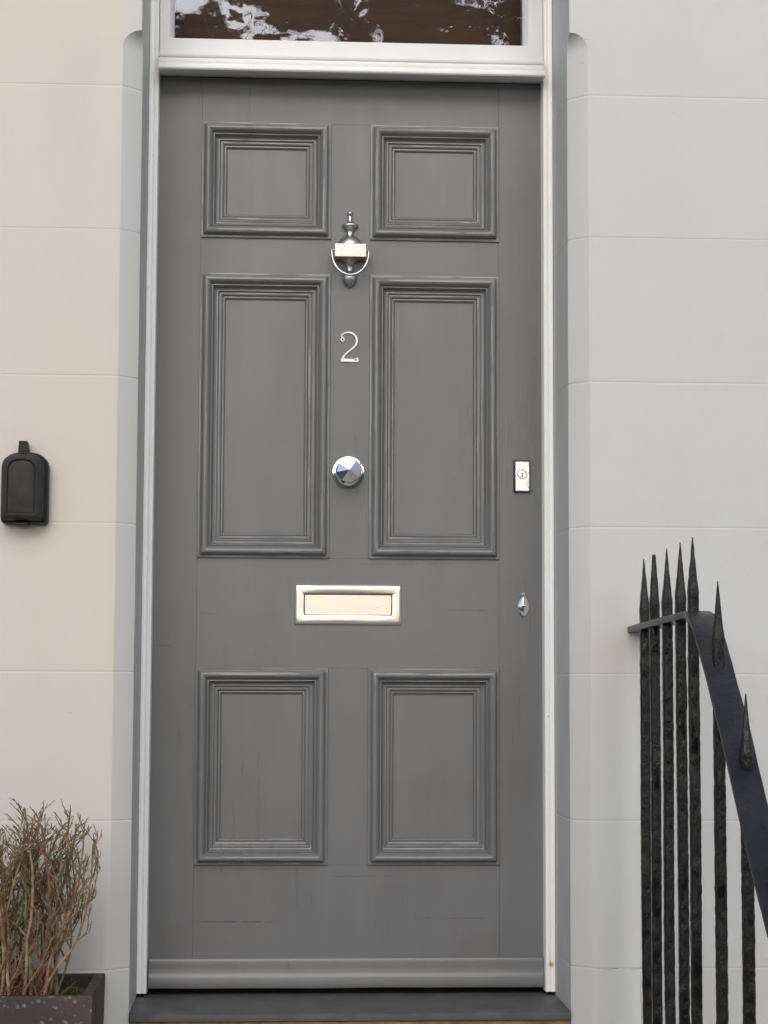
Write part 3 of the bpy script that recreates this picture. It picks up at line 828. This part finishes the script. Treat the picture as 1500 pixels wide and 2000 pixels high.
for i in range(nx + 1):
    for j in range(ny + 1):
        x = PX0 + .024 + (PX1 - PX0 - .048) * i / nx; y = PY0 + .024 + (PY1 - PY0 - .048) * j / ny
        vs.append((x, y, PZ - .022 + wob(x, y, 0, 30, .010) + wob(x, y, 0, 90, .006)))
for i in range(nx):
    for j in range(ny):
        a = i * (ny + 1) + j; fs.append((a, a + ny + 1, a + ny + 2, a + 1))
mb.add(vs, fs, True).build('soil', M['soil'], pl)
rnd = random.Random(11)
mb = MB()
for i in range(1500):
    a = rnd.random() * 6.283; r_ = math.sqrt(rnd.random())
    cx_, cy_ = ((-.545, -.44), (-.575, -.36), (-.60, -.50))[0 if rnd.random() < .7 else rnd.choice((1, 2))]
    x = cx_ + r_ * math.cos(a) * .028; y = cy_ + r_ * math.sin(a) * .055
    if x > PX1 - .024: continue
    z = PZ - .020 + (1 - r_ * r_) * .012; s_ = .0028
    d = Vector((rnd.uniform(-1, 1), rnd.uniform(-1, 1), rnd.uniform(.2, 1))).normalized() * s_; e = d.cross(Vector((0, 0, 1))).normalized() * s_ * .5
    p = Vector((x, y, z)); mb.add([p - e, p + e, p + d + e * .2, p + d - e * .2], [(0, 1, 2, 3)])
mb.build('moss', M['moss'], pl)

shrub = empty('shrub', (-.69, -.44, .06), 'bare twiggy shrub with brown upright stems growing in the concrete planter', 'shrub')
S = {'a': MB(), 'b': MB(), 'c': MB()}
leaf = MB()
def add_leaf(p, d, s_, mbx):
    sd_ = d.cross(Vector((rnd.uniform(-1, 1), rnd.uniform(-1, 1), .3))).normalized() * s_ * .32
    mbx.add([p, p + d * s_ * .5 + sd_, p + d * s_, p + d * s_ * .5 - sd_], [(0, 1, 2, 3)])
def line(p, d, L, r0_, r1_, jit, up, key):
    n = max(3, int(L / .014)); pts = [p]; rad = [r0_]; dd = d.normalized(); cur = p.copy()
    for i in range(n):
        dd = (dd + Vector((rnd.gauss(0, jit), rnd.gauss(0, jit), up))).normalized()
        cur = cur + dd * (L / n)
        if cur.y > -.305: cur.y = -.305; dd.y = -.1
        if cur.x > -.545 and dd.x > .25: dd.x *= .75
        if cur.x > -.520: dd.x = min(dd.x, .12)
        if cur.x > -.503: dd.x = min(dd.x, -.02)
        if i % 3 == 2: dd = (dd + Vector((rnd.gauss(0, jit * 2), rnd.gauss(0, jit * 2), 0))).normalized()   # kink at a bud
        pts.append(cur.copy()); rad.append((r0_ + (r1_ - r0_) * (i + 1) / n) * (1 + rnd.uniform(-.10, .16)))
    S[key].tube(pts, rad, 6 if r0_ > .002 else 4)
    return pts, rad
def side(d, ang):
    ax = Vector((rnd.gauss(0, 1), rnd.gauss(0, .8), 0)).normalized()
    v = (d + ax * math.tan(ang)).normalized()
    return v if v.z > .2 else Vector((v.x, v.y, .35)).normalized()
def shoot(p, d, L, r_, lev, key, zmax):
    L = min(L, max(.02, (zmax - p.z) / max(.5, d.z)))
    pts, rad = line(p, d, L, r_, max(.0007, r_ * (.42 if lev == 0 else .5)), (.055, .07, .09, .10)[min(lev, 3)], .02, key)
    if lev >= 3: return
    n = len(pts); step = (.026, .019, .018)[lev]; cnt = max(1, int(L / step))
    for c_ in range(cnt):
        t = (.22 if lev == 0 else .15) + (.80 if lev == 0 else .85) * (c_ + rnd.random() * .7) / cnt
        if lev == 0 and rnd.random() > .35 + t * .7: continue
        i = min(n - 1, max(1, int(t * (n - 1)))); base = (pts[i] - pts[i - 1]).normalized()
        ln = {0: rnd.uniform(.30, .60) * (L * (1.1 - t) + .03), 1: rnd.uniform(.018, .045), 2: rnd.uniform(.006, .016)}[lev]
        k2 = rnd.choice(('a', 'c', 'c', key)) if lev == 0 else rnd.choice(('b', 'c', 'a', 'b'))
        shoot(pts[i], side(base, rnd.uniform(.35, .75)), ln, max(.0008, rad[i] * (.55 if lev == 0 else .7)), lev + 1, k2, zmax + .01)
    if lev >= 1 and rnd.random() < .10:
        add_leaf(pts[-1], (base + Vector((rnd.uniform(-1, 1), 0, .3))).normalized(), rnd.uniform(.005, .009), leaf)
bx = -1.03
while bx < -.572:
    by = rnd.uniform(-.545, -.365); lean = (bx + .72) * .45 if bx > -.72 else (bx + .70) * .25
    d = Vector((lean + rnd.gauss(0, .075), (by + .46) * .5 + rnd.gauss(0, .05), 1)).normalized()
    shoot(Vector((bx, by, .052)), d, rnd.uniform(.27, .43), rnd.uniform(.0026, .0046), 0, rnd.choice(('a', 'a', 'a', 'b', 'c')), rnd.uniform(.38, .445))
    if rnd.random() < .55:
        shoot(Vector((bx + rnd.gauss(0, .01), by + rnd.gauss(0, .02), .052)), Vector((rnd.gauss(0, .28), rnd.gauss(0, .12), 1)).normalized(), rnd.uniform(.07, .20), rnd.uniform(.0015, .0026), 1, rnd.choice(('a', 'b', 'c')), .36)
    bx += rnd.uniform(.0035, .0095)
# the stem leaning out towards the door at the right hand edge, with its forks
pts, rad = line(Vector((-.590, -.475, .055)), Vector((.20, 0, 1)), .145, .0036, .0026, .03, .0, 'a')
for dx, L in ((-.15, .17), (.22, .17), (.50, .10), (.05, .14)):
    shoot(pts[-1 - (0 if dx < .5 else 2)], Vector((dx, rnd.gauss(0, .1), 1)).normalized(), L, .0021, 1, 'c', .42)
shoot(Vector((-.578, -.47, .057)), Vector((.9, -.1, .75)).normalized(), .055, .0012, 2, 'c', .3)
for i in range(45):
    add_leaf(Vector((rnd.uniform(-.74, -.585), rnd.uniform(-.5, -.40), rnd.uniform(.14, .32))), Vector((rnd.uniform(-1, 1), rnd.uniform(-1, 1), rnd.uniform(-.2, 1))).normalized(), rnd.uniform(.005, .010), leaf)
S['a'].build('stems', M['bark'], shrub, 60); S['b'].build('reddish_twigs', M['bark_red'], shrub, 60); S['c'].build('dark_twigs', M['bark_dark'], shrub, 60)
leaf.build('leaves', M['leaf'], shrub)
lit = MB()
for i in range(3800):
    x = rnd.uniform(-1.05, -.585); y = rnd.uniform(-.565, -.36); z = .062 + abs(rnd.gauss(0, .022))
    if x > -.62 and rnd.random() < .4: continue
    d = Vector((rnd.uniform(-1, 1), rnd.uniform(-1, 1), rnd.uniform(-.2, 1.4))).normalized()
    if rnd.random() < .45: add_leaf(Vector((x, y, z)), d, rnd.uniform(.005, .010), lit)
    else:
        p = Vector((x, y, z)); q_ = p + d * rnd.uniform(.012, .03); lit.tube([p, (p + q_) / 2 + Vector((rnd.gauss(0, .002), rnd.gauss(0, .002), 0)), q_], [.0008, .0007, .0004], 3)
lit.build('dry_litter', M['litter'], shrub)

# ------------------------------------------------------------------ the other side of the street (seen in the glass and the metal)
def terrace(x0, x1, top, mat, label):
    h = empty('cottage', ((x0 + x1) / 2, -18, -1.05), label, 'house', 'low houses across the street')
    MB().box(x0 + .02, x1 - .02, -24, -18, -1.05, top).build('wall', mat, h)
    mb = MB(); mb.add([(x0, -17.8, top + .005), (x1, -17.8, top + .005), (x1, -21, top + .7), (x0, -21, top + .7), (x0, -24.2, top + .005), (x1, -24.2, top + .005)], [(0, 1, 2, 3), (3, 2, 5, 4), (0, 3, 4), (1, 5, 2), (0, 1, 5, 4)]); mb.build('roof', M['roof'], h)
    wd = (x1 - x0) / 3
    for c_ in range(3):
        xc = x0 + wd * (c_ + .5)
        if c_ == 0: MB().box(xc - .5, xc + .5, -18.05, -17.98, -1.05, 1.1, .01).build('door', M['roof'], h); continue
        MB().box(xc - .55, xc - .48, -18.0, -17.93, -.5, .9).box(xc + .48, xc + .55, -18.0, -17.93, -.5, .9).box(xc - .48, xc + .48, -18.0, -17.93, -.5, -.43).box(xc - .48, xc + .48, -18.0, -17.93, .83, .9).build('window', M['white'], h)
        MB().box(xc - .48, xc + .48, -18.0, -17.97, -.43, .83).build('pane', M['pane'], h)
terrace(-16.5, -5.5, 2.5, M['stucco'], 'low cream cottage across the street on the planter side')
terrace(-5.5, 5.5, 2.1, M['stucco'], 'low cream cottage directly across the street from the door')
terrace(5.5, 16.5, 2.5, M['brick'], 'low yellow brick cottage across the street on the railing side')

def tree(x, y, seed, h, label, top=6, fat=.65, leafy=False):
    rt = random.Random(seed); t = empty('bare_tree', (x, y, -1.05), label, 'tree', 'bare trees along the street')
    tr = MB(); br = MB(); lf = MB()
    def g(p, d, L, r_, lev):
        n = 6; pts = [p]; rad = [r_]; cur = p.copy(); dd = d.copy()
        for i in range(n):
            dd = (dd + Vector((rt.gauss(0, .13), rt.gauss(0, .13), rt.gauss(.03, .08)))).normalized(); cur = cur + dd * L / n
            pts.append(cur.copy()); rad.append(r_ * (1 - .42 * (i + 1) / n))
        (tr if lev == 0 else br).tube(pts, rad, 8 if lev < 2 else (5 if lev < 4 else 3))
        if leafy and lev >= 2 and rt.random() < (.26 if lev < 4 else .16):
            c0 = pts[rt.randint(2, n)]; rc = rt.uniform(.25, .55)
            for _ in range(int(420 * rc * rc / .12)):
                q_ = c0 + Vector((rt.gauss(0, .5), rt.gauss(0, .5), rt.gauss(0, .36))) * rc
                a_ = Vector((rt.gauss(0, 1), rt.gauss(0, 1), rt.gauss(0, 1))).normalized() * rt.uniform(.06, .12); b_ = a_.cross(Vector((rt.gauss(0, 1), rt.gauss(0, 1), rt.gauss(0, 1))).normalized()) * .6
                lf.add([q_ - a_, q_ + b_, q_ + a_, q_ - b_], [(0, 1, 2, 3)])
        if lev >= top: return
        for c_ in range(rt.randint(2, 4) if lev < 5 else 3):
            i = n if c_ < 2 else rt.randint(2, n); ax = Vector((rt.gauss(0, 1), rt.gauss(0, 1), rt.gauss(0, .5))).normalized()
            nd = ((pts[i] - pts[i - 1]).normalized() + ax * rt.uniform(.4, .95)).normalized()
            g(pts[i], nd, L * rt.uniform(.6, .82), rad[i] * rt.uniform(fat, .92), lev + 1)
    g(Vector((x, y, -1.1)), Vector((0, 0, 1)), h, .30, 0)
    tr.build('trunk', M['tree'], t, 60); br.build('branches', M['tree'], t, 60)
    if leafy: lf.build('added_leaf_clumps', M['leaf_clump'], t)  # leaf clumps added so the fanlight reflects dark brown patches
tree(.9, -12.4, 3, 3.1, 'spreading tree across the road facing the door, brown leaf clumps added to darken reflections', 5, .8, True)
tree(-5.6, -12.6, 5, 3.2, 'bare street tree across the road, off to the planter side')
tree(-1.1, -13.6, 21, 2.9, 'tree set back behind the spreading one, brown leaf clumps added to darken reflections', 5, .8, True)
tree(6.5, -12.2, 9, 3.0, 'bare street tree across the road, off to the railing side')
